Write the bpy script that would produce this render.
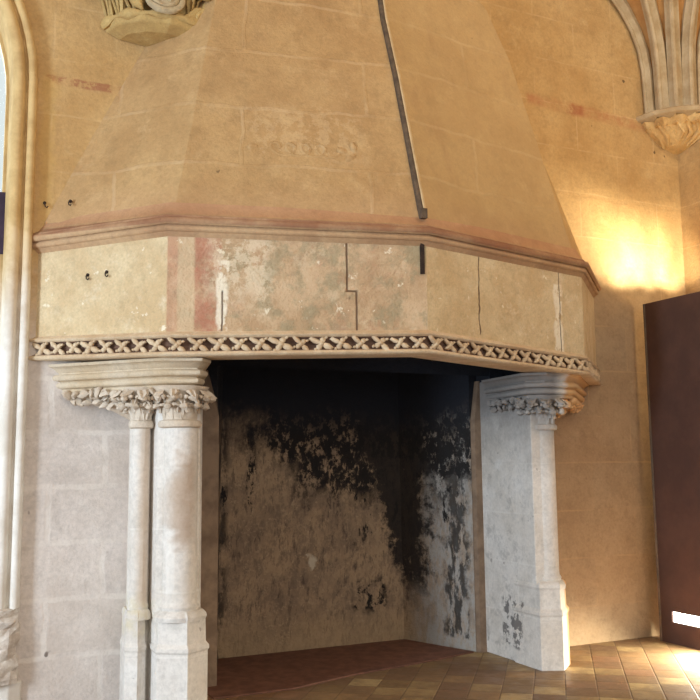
import bpy, bmesh, math, random
from mathutils import Vector, Matrix, noise as mnoise
random.seed(7)
PI = math.pi
scene = bpy.context.scene
for o in list(bpy.data.objects):
    bpy.data.objects.remove(o)
C = scene.collection

# ------------------------------------------------------------------ camera
cam_data = bpy.data.cameras.new('camera')
cam = bpy.data.objects.new('camera', cam_data)
C.objects.link(cam)
scene.camera = cam
cam_data.sensor_width = 36.0
cam_data.lens = 889.3 / 700 * 36
cam.location = (-3.084, -6.427, 1.60)
fw = Vector((0.42246, 0.89761, 0.12579)).normalized()
q = fw.to_track_quat('-Z', 'Y')
ROLL = -0.0101
cam.rotation_mode = 'QUATERNION'
cam.rotation_quaternion = q @ Matrix.Rotation(ROLL, 3, 'Z').to_quaternion()

# ------------------------------------------------------------------ world, lights, exposure
w = bpy.data.worlds.new('world')
scene.world = w
w.use_nodes = True
bg = w.node_tree.nodes['Background']
bg.inputs['Color'].default_value = (0.86, 0.93, 1.0, 1)
bg.inputs['Strength'].default_value = 0.95
scene.view_settings.view_transform = 'Standard'
scene.view_settings.look = 'None'
scene.view_settings.gamma = 1
scene.view_settings.use_curve_mapping = False
scene.view_settings.exposure = 0.0


def area(name, loc, target, sx, sy, power, color):
    l = bpy.data.lights.new(name, 'AREA')
    l.shape = 'RECTANGLE'
    l.size, l.size_y = sx, sy
    l.energy = power
    l.color = color
    o = bpy.data.objects.new(name, l)
    C.objects.link(o)
    o.location = loc
    o.rotation_euler = (Vector(target) - Vector(loc)).to_track_quat('-Z', 'Y').to_euler()
    return o


def point(name, loc, power, color, r=0.08):
    l = bpy.data.lights.new(name, 'POINT')
    l.energy = power
    l.color = color
    l.shadow_soft_size = r
    o = bpy.data.objects.new(name, l)
    C.objects.link(o)
    o.location = loc
    return o


area('daylight_side_windows', (-8.5, -3.65, 1.9), (1.0, 0.3, 1.2), 1.1, 2.6, 480, (0.72, 0.86, 1.0))
area('daylight_left_window', (-3.78, 1.15, 3.0), (-3.78, 0, 3.0), 3.2, 5.0, 260, (0.90, 0.96, 1.0))
area('daylight_rear_windows', (-1.0, -11.0, 4.5), (0.0, 0.0, 2.8), 5.0, 4.0, 230, (1.0, 0.96, 0.88))
area('warm_ceiling_wash', (1.6, -4.2, 6.9), (1.8, 0.0, 3.6), 3.0, 1.5, 90, (1.0, 0.80, 0.54))
for sx_, tx_ in ((3.06, 2.62), (3.10, 2.86), (3.2, 3.14), (3.3, 3.44)):
    l = bpy.data.lights.new('wall_spot', 'SPOT')
    l.energy = 125
    l.color = (1.0, 0.86, 0.58)
    l.spot_size = math.radians(48)
    l.spot_blend = .8
    l.shadow_soft_size = .03
    so = bpy.data.objects.new('wall_spot', l)
    C.objects.link(so)
    so.location = (sx_, -.62, 3.0)
    so.rotation_euler = (Vector((tx_, 0, 3.55)) - Vector(so.location)).to_track_quat('-Z', 'Y').to_euler()
point('warm_lamp_behind_board', (3.3, -1.6, 2.9), 48, (1.0, 0.76, 0.42), 0.12)

# ------------------------------------------------------------------ node helpers


def lin(c):
    return tuple(((v / 255) / 12.92 if v / 255 <= 0.04045 else ((v / 255 + 0.055) / 1.055) ** 2.4) for v in c) + (1,)


class Mat:
    def __init__(s, name, rough=0.9):
        s.m = bpy.data.materials.new(name)
        s.m.use_nodes = True
        s.t = s.m.node_tree
        s.n = s.t.nodes
        s.b = s.n['Principled BSDF']
        s.b.inputs['Roughness'].default_value = rough
        s.b.inputs['Specular IOR Level'].default_value = 0.25
        g = s.n.new('ShaderNodeNewGeometry')
        s.pos = g.outputs['Position']
        x = s.n.new('ShaderNodeSeparateXYZ')
        s.t.links.new(s.pos, x.inputs[0])
        s.X, s.Y, s.Z = x.outputs

    def put(s, sock, v):
        if isinstance(v, bpy.types.NodeSocket):
            s.t.links.new(v, sock)
        else:
            sock.default_value = v

    def math(s, op, a, b=0.0, c=0.0, clamp=False):
        n = s.n.new('ShaderNodeMath')
        n.operation = op
        n.use_clamp = clamp
        s.put(n.inputs[0], a)
        s.put(n.inputs[1], b)
        s.put(n.inputs[2], c)
        return n.outputs[0]

    def vec(s, a, b, c):
        n = s.n.new('ShaderNodeCombineXYZ')
        s.put(n.inputs[0], a); s.put(n.inputs[1], b); s.put(n.inputs[2], c)
        return n.outputs[0]

    def noise(s, scale, detail=4, rough=0.6, vec=None, off=0.0, stretch=None):
        n = s.n.new('ShaderNodeTexNoise')
        n.inputs['Scale'].default_value = scale
        n.inputs['Detail'].default_value = detail
        n.inputs['Roughness'].default_value = rough
        v = vec if vec is not None else s.pos
        mp = s.n.new('ShaderNodeMapping')
        mp.inputs['Location'].default_value = (off, off * 1.7, off * .6)
        if stretch:
            mp.inputs['Scale'].default_value = stretch
        s.t.links.new(v, mp.inputs[0])
        s.t.links.new(mp.outputs[0], n.inputs['Vector'])
        return n.outputs['Fac']

    def step(s, v, a, b, lo=0.0, hi=1.0):
        n = s.n.new('ShaderNodeMapRange')
        n.interpolation_type = 'SMOOTHSTEP'
        s.put(n.inputs['Value'], v)
        n.inputs['From Min'].default_value = a
        n.inputs['From Max'].default_value = b
        n.inputs['To Min'].default_value = lo
        n.inputs['To Max'].default_value = hi
        return n.outputs[0]

    def mul(s, *a):
        r = a[0]
        for k in a[1:]:
            r = s.math('MULTIPLY', r, k)
        return r

    def mix(s, f, a, b, blend='MIX'):
        n = s.n.new('ShaderNodeMix')
        n.data_type = 'RGBA'
        n.blend_type = blend
        s.put(n.inputs[0], f)
        s.put(n.inputs[6], a)
        s.put(n.inputs[7], b)
        return n.outputs[2]

    def box(s, a, a0, a1, c, c0, c1, soft=0.05, warp=0.0, wscale=4.0, off=0.0):
        """mask of a rectangle in two coordinates with worn edges"""
        if warp:
            k = s.math('MULTIPLY', s.math('SUBTRACT', s.noise(wscale, 4, .65, off=off), 0.5), warp * 2)
            a = s.math('ADD', a, k)
            c = s.math('ADD', c, s.math('MULTIPLY', k, -0.8))
        return s.mul(s.step(a, a0 - soft, a0 + soft), s.step(a, a1 - soft, a1 + soft, 1, 0),
                     s.step(c, c0 - soft, c0 + soft), s.step(c, c1 - soft, c1 + soft, 1, 0))

    def line(s, a, a0, width, c, c0, c1, wob=0.0, wscale=5.0):
        """a crack: thin line at a=a0 between c0 and c1"""
        if wob:
            a = s.math('ADD', a, s.math('MULTIPLY', s.math('SUBTRACT', s.noise(wscale, 3), 0.5), wob))
        d = s.math('ABSOLUTE', s.math('SUBTRACT', a, a0))
        return s.mul(s.step(d, width * .5, width, 1, 0), s.step(c, c0 - .01, c0 + .01), s.step(c, c1 - .01, c1 + .01, 1, 0))

    def bricks(s, h, bw, bh, mortar=0.012, zoff=0.0, hoff=0.0, warp=0.012):
        n = s.n.new('ShaderNodeTexBrick')
        n.inputs['Scale'].default_value = 1
        n.inputs['Brick Width'].default_value = bw
        n.inputs['Row Height'].default_value = bh
        n.inputs['Mortar Size'].default_value = mortar
        n.inputs['Mortar Smooth'].default_value = 0.6
        n.inputs['Color1'].default_value = (0, 0, 0, 1)
        n.inputs['Color2'].default_value = (1, 1, 1, 1)
        n.inputs['Mortar'].default_value = (.5, .5, .5, 1)
        wv = s.math('MULTIPLY', s.math('SUBTRACT', s.noise(3.0, 3), .5), warp * 2)
        v = s.vec(s.math('ADD', s.math('ADD', h, hoff), wv), s.math('ADD', s.math('ADD', s.Z, zoff), wv), 0.0)
        s.t.links.new(v, n.inputs['Vector'])
        return n.outputs['Fac'], n.outputs['Color']

    def bump(s, h, strength=0.4, dist=0.01):
        n = s.n.new('ShaderNodeBump')
        n.inputs['Strength'].default_value = strength
        n.inputs['Distance'].default_value = dist
        s.put(n.inputs['Height'], h)
        s.t.links.new(n.outputs[0], s.b.inputs['Normal'])

    def done(s, col):
        s.put(s.b.inputs['Base Color'], col)
        return s.m


def base_stone(s, ca, cb, cc=None, sc=1.0):
    """two mottled stone colours with fine grain"""
    f = s.step(s.noise(1.6 * sc, 6, .62), .36, .66)
    col = s.mix(f, lin(ca), lin(cb))
    if cc:
        col = s.mix(s.mul(s.step(s.noise(4.5 * sc, 6, .7, off=3.1), .52, .72), .65), col, lin(cc))
    col = s.mix(s.step(s.noise(9 * sc, 6, .75, off=17), .45, .75, 0, .45), col, lin(tuple(int(v * .80) for v in cb)))
    col = s.mix(s.step(s.noise(38 * sc, 4, .7, off=8), .3, .75, 0, .30), col, lin(tuple(int(v * .70) for v in ca)))
    return col


def pits(s, col, dark=(70, 50, 38), amount=.8, th=.78, sc=9):
    v = s.noise(sc, 2, .4, off=5)
    return s.mix(s.mul(s.step(v, th, th + .03), amount), col, lin(dark))


# ---- materials
def m_hood():
    s = Mat('ochre_plastered_stone')
    col = base_stone(s, (196, 162, 114), (180, 144, 98), (206, 174, 128))
    h = s.math('ADD', s.X, s.mul(s.Y, -0.35))
    fac, bc = s.bricks(h, 1.9, .47, .018, zoff=.1, warp=.04)
    col = s.mix(s.mul(s.step(bc, .2, .8), .10), col, lin((172, 138, 100)))
    col = s.mix(s.mul(fac, .22, s.step(s.noise(1.9, 3), .38, .62)), col, lin((228, 203, 168)))
    # worn painted relief patch on the front
    pm = s.box(s.X, -1.15, -.35, s.Z, 3.72, 4.15, .08, .16, 5, 2)
    rl = s.step(s.noise(12, 5, .7, off=9), .48, .56)
    col = s.mix(s.mul(pm, rl, .22), col, lin((226, 200, 160)))
    # right front face painted lighter and yellower, as the light leaves it
    col = s.mix(s.mul(s.step(s.X, .02, .05), .40), col, lin((192, 166, 120)))
    st = s.step(s.noise(1.5, 5, .7, off=21, stretch=(1.8, 1.8, .35)), .55, .75)
    col = s.mix(s.mul(st, .30), col, lin((150, 116, 84)))
    # pinkish stain band above the cornice
    col = s.mix(s.mul(s.step(s.math('ADD', s.Z, s.mul(s.noise(3, 4), .3)), 3.42, 3.75, 1, 0), .25), col, lin((176, 136, 106)))
    s.bump(s.math('ADD', s.math('ADD', s.noise(9, 6, .7), s.mul(s.noise(60, 3, .6), .35)), s.mul(fac, .25)), .55, .02)
    return s.done(pits(s, col, amount=.6, th=.80))


def m_frieze():
    s = Mat('painted_frieze_stone')
    col = base_stone(s, (224, 203, 164), (208, 180, 138), (234, 218, 188), 1.5)
    mid = s.mul(s.step(s.X, -1.73, -1.715), s.step(s.X, -.005, .005, 1, 0))
    paint = s.mix(s.step(s.noise(3.2, 6, .7, off=4), .4, .62), lin((204, 176, 142)), lin((184, 154, 120)))
    paint = s.mix(s.mul(s.step(s.noise(5.2, 6, .7, off=14), .46, .62), .6), paint, lin((146, 140, 112)))
    paint = s.mix(s.mul(s.step(s.noise(4.2, 5, .7, off=31), .50, .68), .4), paint, lin((190, 142, 116)))
    paint = s.mix(s.mul(s.step(s.noise(7, 6, .75, off=41), .50, .68), .6), paint, lin((216, 194, 162)))
    red = s.mul(s.box(s.X, -1.55, -1.38, s.Z, 2.36, 3.2, .015, .02, 8), s.step(s.noise(6, 6, .75, off=2), .36, .6, .25, 1))
    red2 = s.mul(s.box(s.X, -1.80, -1.655, s.Z, 2.36, 3.2, .01, .01, 8), .30)
    paint = s.mix(s.mul(red, .75), paint, lin((180, 116, 94)))
    paint = s.mix(red2, paint, lin((205, 150, 125)))
    band = s.mul(s.box(s.X, -1.655, -1.55, s.Z, 2.36, 3.2, .01, .01, 8), .6)
    paint = s.mix(band, paint, lin((214, 190, 156)))
    loss = s.mul(s.box(s.X, -1.46, -1.05, s.Z, 2.72, 3.12, .07, .22, 6, 3), s.step(s.noise(14, 5, .7, off=6), .42, .52))
    paint = s.mix(s.mul(loss, .6), paint, lin((230, 214, 186)))
    col = s.mix(mid, col, paint)
    # plaster repairs of the cracks
    wl = s.math('MAXIMUM', s.line(s.X, -1.372, .045, s.Z, 2.3, 2.95, .10, 7), s.line(s.X, 1.41, .06, s.Z, 2.43, 3.0, .12, 6))
    col = s.mix(s.mul(wl, s.step(s.noise(13, 4, .7), .38, .5), .85), col, lin((242, 233, 212)))
    sp = s.mul(s.step(s.noise(9, 4, .7, off=51), .64, .7), .8)
    col = s.mix(sp, col, lin((240, 230, 206)))
    cr = s.line(s.X, -1.372, .006, s.Z, 2.32, 2.74, .02)
    for a in (s.line(s.X, -.551, .008, s.Z, 2.765, 3.13, .01), s.line(s.X, -.486, .008, s.Z, 2.3, 2.765, .01),
              s.line(s.Z, 2.765, .007, s.X, -.555, -.482, .006), s.line(s.X, .515, .007, s.Z, 2.52, 3.1, .07),
              s.line(s.X, 1.43, .006, s.Z, 2.44, 3.1, .03)):
        cr = s.math('MAXIMUM', cr, a)
    col = s.mix(s.mul(cr, .85), col, lin((96, 72, 54)))
    s.bump(s.math('SUBTRACT', s.math('ADD', s.noise(10, 6, .7), s.mul(s.noise(50, 3, .6), .4)), s.mul(cr, 1.5)), .7, .03)
    return s.done(pits(s, col, amount=.5, th=.79))


def m_cornice():
    s = Mat('weathered_moulding_stone')
    col = base_stone(s, (198, 164, 126), (176, 138, 104), (206, 178, 142))
    bd = s.mul(s.step(s.Z, 3.175, 3.185), s.step(s.Z, 3.235, 3.25, 1, 0), s.step(s.noise(3, 5), .35, .6, .4, 1))
    col = s.mix(s.mul(bd, .6), col, lin((120, 66, 50)))
    col = s.mix(s.mul(s.step(s.Z, 3.24, 3.27), .35), col, lin((184, 130, 98)))
    s.bump(s.math('ADD', s.noise(14, 6, .7), s.mul(s.noise(60, 3, .6), .4)), .5, .012)
    return s.done(pits(s, col, amount=.6, th=.76, sc=12))


def m_carved(name, ca, cb, cc, rec=None):
    s = Mat(name)
    col = base_stone(s, ca, cb, cc, 2.0)
    if rec:
        col = s.mix(.5, col, lin(rec))
    s.bump(s.math('ADD', s.noise(22, 6, .7), s.mul(s.noise(80, 3, .6), .5)), .5, .01)
    return s.done(col)


def m_pier(left=True):
    s = Mat('pale_pier_stone' if left else 'pale_pier_stone_sooty')
    col = base_stone(s, (230, 224, 216), (216, 207, 195), (234, 230, 224))
    h = s.math('ADD', s.X, s.mul(s.Y, 1.0))
    fac, bc = s.bricks(h, .9, .40, .010, zoff=.02)
    col = s.mix(s.mul(fac, s.step(s.noise(3, 4), .4, .6), .3), col, lin((238, 234, 226)))
    if left:
        # brown rubbed hollows on the front shaft
        bm_ = s.mul(s.box(s.X, -1.66, -1.50, s.Z, .98, 1.82, .05, .05, 4), s.step(s.noise(3.2, 3, .5, off=1, stretch=(1, 1, 1.6)), .42, .6))
        col = s.mix(s.mul(bm_, .60), col, lin((164, 132, 100)))
        col = s.mix(s.mul(s.box(s.X, -1.82, -1.74, s.Z, .7, 2.0, .03, .02, 6), .35), col, lin((196, 160, 118)))  # brown shade between the two columns, painted into the stone
        col = s.mix(s.mul(s.box(s.X, -1.95, -1.74, s.Z, .5, .75, .05, .05, 6), s.step(s.noise(9, 4), .4, .6), .3), col, lin((205, 190, 130)))
    else:
        soot = s.mul(s.step(s.math('ADD', s.Z, s.mul(s.noise(2.4, 5, .7), .6)), 1.75, 2.45), s.step(s.X, 1.38, 1.55, 1, 0))
        col = s.mix(s.mul(soot, .78), col, lin((98, 92, 90)))
        mot = s.step(s.noise(7, 6, .75, off=3), .5, .66)
        col = s.mix(s.mul(mot, s.step(s.Y, -.62, -.2, .15, .5)), col, lin((146, 140, 134)))
        # black flaking mark low on the jamb
        d1 = s.mul(s.box(s.Y, -.42, -.12, s.Z, .12, .5, .02, .09, 7, 2), s.step(s.noise(11, 4, .7, off=7), .49, .55))
        col = s.mix(s.mul(d1, .75), col, lin((66, 62, 62)))
        # warm light from the wall, painted as ochre on the outer side
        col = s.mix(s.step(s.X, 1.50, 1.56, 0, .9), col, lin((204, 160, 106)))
    s.bump(s.math('ADD', s.noise(10, 6, .7), s.mul(fac, .2)), .4, .015)
    return s.done(pits(s, col, dark=(120, 108, 98), amount=.5, th=.74, sc=14))


def m_wall():
    s = Mat('pale_ochre_block_wall')
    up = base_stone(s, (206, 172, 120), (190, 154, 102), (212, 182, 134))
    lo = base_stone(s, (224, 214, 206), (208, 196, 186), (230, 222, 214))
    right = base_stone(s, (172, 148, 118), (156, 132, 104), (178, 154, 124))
    fac, bc = s.bricks(s.X, .74, .375, .026, zoff=.045, hoff=.12, warp=.04)
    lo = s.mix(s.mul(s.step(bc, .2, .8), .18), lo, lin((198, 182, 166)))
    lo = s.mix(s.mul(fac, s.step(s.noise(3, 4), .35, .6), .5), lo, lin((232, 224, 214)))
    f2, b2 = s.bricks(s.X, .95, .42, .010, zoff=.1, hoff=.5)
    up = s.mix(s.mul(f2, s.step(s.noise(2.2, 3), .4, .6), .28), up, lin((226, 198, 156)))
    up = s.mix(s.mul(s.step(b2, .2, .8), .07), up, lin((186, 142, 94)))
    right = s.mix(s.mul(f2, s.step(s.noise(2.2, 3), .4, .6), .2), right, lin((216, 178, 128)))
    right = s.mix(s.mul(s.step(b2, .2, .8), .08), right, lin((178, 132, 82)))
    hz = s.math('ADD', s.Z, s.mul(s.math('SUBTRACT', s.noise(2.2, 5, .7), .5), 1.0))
    col = s.mix(s.step(hz, 2.2, 3.1), lo, up)  # pale stone below, ochre above, with cool and warm light painted in
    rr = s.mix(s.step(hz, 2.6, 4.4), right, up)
    col = s.mix(s.step(s.X, 0.0, 1.2), col, rr)  # duller lower right: shade beside the right pier painted in
    # remains of a red painted string line
    r1 = s.mul(s.box(s.X, 1.78, 3.2, s.math('ADD', s.Z, s.mul(s.X, .045)), 4.97, 5.07, .03, .06, 7), s.step(s.noise(7, 6, .75), .4, .62, .1, .8))
    col = s.mix(s.mul(r1, .7), col, lin((176, 108, 76)))
    r1b = s.mul(s.box(s.X, 2.24, 2.44, s.Z, 4.86, 4.97, .03, .05, 7), s.step(s.noise(9, 5, .7), .38, .5))
    col = s.mix(s.mul(r1b, .5), col, lin((156, 72, 48)))
    r2 = s.mul(s.box(s.X, -2.45, -1.9, s.Z, 4.33, 4.39, .01, .02, 7), s.step(s.noise(8, 5, .7), .44, .56, .1, .9))
    col = s.mix(s.mul(r2, .75), col, lin((150, 88, 68)))
    # yellow worn strip beside the window moulding
    y1 = s.mul(s.box(s.X, -2.47, -2.38, s.Z, 3.3, 4.4, .03, .09, 5), .25)
    col = s.mix(y1, col, lin((214, 176, 98)))
    s.bump(s.math('ADD', s.math('ADD', s.noise(8, 6, .7), s.mul(s.noise(50, 3, .6), .4)), s.mul(fac, -.15)), .5, .018)
    return s.done(pits(s, col, amount=.75, th=.775, sc=7))


def m_firebox():
    s = Mat('soot_stained_firebox')
    st = (1, 1, .45)
    col = s.mix(s.step(s.noise(2.2, 6, .68), .38, .62), lin((168, 140, 110)), lin((138, 115, 93)))
    col = s.mix(s.mul(s.step(s.noise(16, 6, .75, off=2, stretch=(1, 1, .5)), .46, .6), .5), col, lin((98, 82, 70)))
    col = s.mix(s.mul(s.step(s.noise(26, 6, .75, off=12), .52, .66), .6), col, lin((178, 152, 122)))
    col = s.mix(s.mul(s.step(s.noise(22, 6, .8, off=19, stretch=(1, 1, .3)), .53, .62), .6), col, lin((70, 58, 52)))
    # lighter yellowish strip low down, and cool daylight painted as grey on the right side
    lowb = s.step(s.math('ADD', s.Z, s.mul(s.noise(3, 4), .3)), .2, .6, 1, 0)
    col = s.mix(s.mul(lowb, .5), col, lin((172, 144, 108)))
    side = s.mul(s.step(s.X, .88, 1.0), s.step(s.noise(12, 6, .75, off=21, stretch=(1, 1, .4)), .4, .58, .35, .9))
    col = s.mix(side, col, lin((168, 164, 158)))
    # soot: rises with height; left pier's shadow painted in at the right rear corner
    nz = s.mul(s.math('SUBTRACT', s.noise(1.9, 7, .72, off=33), .5), 1.6)
    hgt = s.math('ADD', s.math('ADD', s.Z, nz), s.mul(s.math('ABSOLUTE', s.math('SUBTRACT', s.X, .25)), -.12))
    hgt = s.math('ADD', hgt, s.step(s.X, -.55, -.15, -.28, .18))
    soot = s.step(hgt, 1.30, 1.72)
    peel = s.step(s.noise(13, 6, .75, off=5, stretch=(1, 1, .7)), .40, .49)
    full = s.step(s.math('ADD', s.Z, s.mul(nz, .5)), 1.72, 2.15)
    soot = s.mul(soot, s.math('MAXIMUM', peel, full))
    warp = s.math('ADD', s.X, s.mul(s.math('SUBTRACT', s.noise(6, 6, .75, off=45), .5), .55))
    edge = s.math('ADD', warp, s.mul(s.math('SUBTRACT', s.Z, .4), .34))
    corner = s.mul(s.step(edge, .86, .94), s.step(warp, .92, 1.03, 1, 0), s.step(s.Z, .35, .6, .3, 1))
    dab = s.mul(s.box(s.X, .36, .70, s.Z, .30, .55, .04, .12, 6, 9), s.step(s.noise(9, 5, .7, off=2), .46, .54))
    strip = s.mul(s.step(s.X, -.84, -.78, 1, 0), s.step(s.noise(5, 5, .7, off=61, stretch=(1, 1, .5)), .45, .55))
    sidesoot = s.mul(s.step(s.X, .88, .92), s.step(s.math('ADD', s.Z, nz), .9, 2.0), s.step(s.noise(9, 6, .75, off=77, stretch=(1, 1, .4)), .40, .60))
    drips = s.mul(s.step(s.noise(6, 6, .75, off=91, stretch=(1, 1, .4)), .57, .62), s.step(s.Z, .5, 1.1))
    k = soot
    seam = s.mul(s.box(s.X, 1.06, 1.15, s.Z, .1, 2.2, .015, .05, 9, 4), s.step(s.noise(10, 6, .75, off=13, stretch=(1, 1, .35)), .44, .52))
    for a in (s.mul(corner, .95), s.mul(seam, .85), dab, s.mul(strip, .8), s.mul(sidesoot, .85), drips):
        k = s.math('MAXIMUM', k, a)
    col = s.mix(s.mul(k, .97), col, lin((26, 24, 25)))
    # soot at the throat, deepened to paint in the lintel's shade
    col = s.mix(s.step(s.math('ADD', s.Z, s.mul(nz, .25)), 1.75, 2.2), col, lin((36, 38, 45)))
    chip = s.box(s.X, -.06, .0, s.Z, .69, .79, .014, .09, 9)
    col = s.mix(s.mul(chip, .9), col, lin((196, 180, 156)))
    s.bump(s.math('ADD', s.noise(14, 6, .75), s.noise(40, 4, .7)), .7, .02)
    return s.done(col)


def m_simple(name, ca, cb, rough=.9, sc=8, metal=0.0, bump=.3):
    s = Mat(name, rough)
    s.b.inputs['Metallic'].default_value = metal
    col = s.mix(s.step(s.noise(sc, 6, .7), .35, .65), lin(ca), lin(cb))
    s.bump(s.noise(sc * 4, 5, .7), bump, .008)
    return s.done(col)


def m_tiles():
    s = Mat('diagonal_clay_tiles', .55)
    a = math.radians(52)
    T = .22
    u = s.math('DIVIDE', s.math('ADD', s.mul(s.X, math.cos(a)), s.mul(s.Y, math.sin(a))), T)
    v = s.math('DIVIDE', s.math('ADD', s.mul(s.X, -math.sin(a)), s.mul(s.Y, math.cos(a))), T)
    wn = s.n.new('ShaderNodeTexWhiteNoise')
    wn.noise_dimensions = '3D'
    s.t.links.new(s.vec(s.math('FLOOR', u), s.math('FLOOR', v), 0.0), wn.inputs['Vector'])
    r = s.n.new('ShaderNodeValToRGB')
    r.color_ramp.interpolation = 'CONSTANT'
    cols = [(134, 106, 76), (144, 114, 80), (122, 94, 70), (172, 146, 104), (130, 104, 72), (136, 102, 76), (152, 126, 88)]
    e = r.color_ramp.elements
    for i, c in enumerate(cols):
        p = i / len(cols)
        if i < 2:
            e[i].position = p
            e[i].color = lin(c)
        else:
            k = e.new(p)
            k.color = lin(c)
    s.t.links.new(wn.outputs['Value'], r.inputs[0])
    col = r.outputs[0]
    fu = s.math('PINGPONG', u, .5)
    fv = s.math('PINGPONG', v, .5)
    j = s.math('MINIMUM', fu, fv)
    jm = s.step(j, .0, .035, 1, 0)
    col = s.mix(s.mul(jm, .75), col, lin((92, 72, 54)))
    col = s.mix(s.mul(s.step(s.noise(4, 6, .8), .38, .6), .6), col, lin((110, 86, 64)))
    s.bump(s.math('SUBTRACT', s.mul(s.noise(20, 5, .7), .5), jm), .35, .006)
    s.put(s.b.inputs['Roughness'], s.step(s.noise(6, 4), .3, .7, .38, .65))
    return s.done(col)


M = {}
M['hood'] = m_hood()
M['frieze'] = m_frieze()
M['cornice'] = m_cornice()
M['carved'] = m_carved('carved_cream_stone', (222, 200, 168), (204, 176, 142), (230, 214, 188))
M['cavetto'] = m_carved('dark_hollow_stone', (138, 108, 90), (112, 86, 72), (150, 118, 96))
M['capital'] = m_carved('carved_pale_stone', (222, 208, 190), (206, 188, 166), (232, 222, 208))
M['impost'] = m_carved('moulded_pale_stone', (214, 198, 174), (204, 182, 150), (222, 208, 184))
M['boss'] = m_carved('yellow_carved_stone', (206, 176, 116), (182, 150, 98), (216, 194, 140))
M['rosette'] = m_carved('grey_yellow_rosette', (200, 182, 146), (172, 152, 124), (206, 190, 150))
M['corbel'] = m_carved('bright_carved_stone', (232, 196, 136), (206, 164, 104), (240, 212, 158))
M['pierL'] = m_pier(True)
M['pierR'] = m_pier(False)
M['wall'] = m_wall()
M['fire'] = m_firebox()
M['rib_brown'] = m_simple('brown_fire_rib', (138, 116, 96), (112, 93, 77), sc=6)
M['hearth'] = m_simple('dark_red_hearth', (122, 84, 68), (98, 66, 54), .7, 10)
M['tiles'] = m_tiles()
M['iron'] = m_simple('rusted_iron', (72, 58, 50), (48, 40, 38), .7, 20, .3)
M['strap'] = m_simple('dark_strap', (112, 96, 80), (84, 72, 62), .75, 14, .2)
M['panel'] = m_simple('brown_board', (84, 60, 52), (74, 53, 47), .6, 3, bump=.1)
M['panel_shade'] = m_simple('grey_shade_strip', (112, 98, 84), (92, 82, 72), .7, 8)
def m_mould():
    s = Mat('window_moulding_stone')
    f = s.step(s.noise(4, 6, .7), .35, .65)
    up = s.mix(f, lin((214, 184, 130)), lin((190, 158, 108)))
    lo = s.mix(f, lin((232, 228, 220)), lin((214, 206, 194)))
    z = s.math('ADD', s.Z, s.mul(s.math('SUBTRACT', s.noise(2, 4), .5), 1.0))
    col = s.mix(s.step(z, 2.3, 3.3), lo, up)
    s.bump(s.noise(16, 5, .7), .3, .008)
    return s.done(col)


M['mould'] = m_mould()
M['mortar'] = m_simple('pale_mortar', (206, 180, 140), (188, 160, 120), sc=9)
M['rubble'] = m_simple('hacked_pale_stone', (222, 214, 204), (186, 172, 158), sc=10, bump=.8)
M['ribgrey'] = m_simple('grey_rib_stone', (196, 176, 142), (176, 152, 116), sc=5)
M['web'] = m_simple('orange_vault_web', (196, 146, 88), (176, 126, 74), sc=5)
M['ceil'] = m_simple('ochre_ceiling', (206, 172, 126), (190, 156, 108), sc=3)
M['dark_frame'] = m_simple('dark_window_wood', (72, 58, 78), (56, 46, 62), .6, 6)
g = Mat('window_glass', .05)
tr = g.n.new('ShaderNodeBsdfTransparent')
tr.inputs[0].default_value = (.98, 1, .97, 1)
gl = g.n.new('ShaderNodeBsdfGlossy')
gl.inputs['Roughness'].default_value = .05
fr = g.n.new('ShaderNodeFresnel')
mx = g.n.new('ShaderNodeMixShader')
g.t.links.new(fr.outputs[0], mx.inputs[0])
g.t.links.new(tr.outputs[0], mx.inputs[1])
g.t.links.new(gl.outputs[0], mx.inputs[2])
g.t.links.new(mx.outputs[0], g.n['Material Output'].inputs['Surface'])
M['glass'] = g.m
e_ = bpy.data.materials.new('slot_glow')
e_.use_nodes = True
eb = e_.node_tree.nodes['Principled BSDF']
eb.inputs['Emission Color'].default_value = (1.0, .96, .84, 1)
eb.inputs['Emission Strength'].default_value = 14
M['slot_glow_mat'] = e_

# ------------------------------------------------------------------ mesh helpers


def roughen(bm, amt, sc):
    for v in bm.verts:
        n = mnoise.noise_vector(v.co * sc)
        n2 = mnoise.noise_vector(v.co * sc * 2.6)
        v.co += n * amt + n2 * amt * .5


def obj(name, bm, mat, parent=None, smooth=False, bevel=0.0, rough=0.0, rs=14):
    if rough:
        roughen(bm, rough, rs)
    bmesh.ops.recalc_face_normals(bm, faces=bm.faces)
    me = bpy.data.meshes.new(name)
    bm.to_mesh(me)
    bm.free()
    me.materials.append(M[mat])
    o = bpy.data.objects.new(name, me)
    C.objects.link(o)
    if parent:
        o.parent = parent
        if parent.parent is None and parent.type == 'EMPTY':
            o.matrix_parent_inverse = Matrix.Translation(-parent.location)
    if smooth:
        for p in me.polygons:
            p.use_smooth = True
        try:
            me.set_sharp_from_angle(angle=math.radians(45))
        except Exception:
            pass
    if bevel:
        b = o.modifiers.new('bevel', 'BEVEL')
        b.width = bevel
        b.segments = 2
        b.limit_method = 'ANGLE'
    return o



def thing(name, label, cat, loc=(0, 0, 0), group=None):
    o = bpy.data.objects.new(name, None)
    C.objects.link(o)
    o.location = loc
    o.empty_display_size = .2
    o['label'] = label
    o['category'] = cat
    if group:
        o['group'] = group
    return o


def tag(o, label, cat, group=None):
    o['label'] = label
    o['category'] = cat
    if group:
        o['group'] = group
    return o


def struct(o):
    o['kind'] = 'structure'
    return o


def box(bm, x0, x1, y0, y1, z0, z1):
    v = [bm.verts.new((x, y, z)) for z in (z0, z1) for x, y in ((x0, y0), (x1, y0), (x1, y1), (x0, y1))]
    for f in ((3, 2, 1, 0), (4, 5, 6, 7), (0, 1, 5, 4), (1, 2, 6, 5), (2, 3, 7, 6), (3, 0, 4, 7)):
        bm.faces.new([v[i] for i in f])


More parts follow.
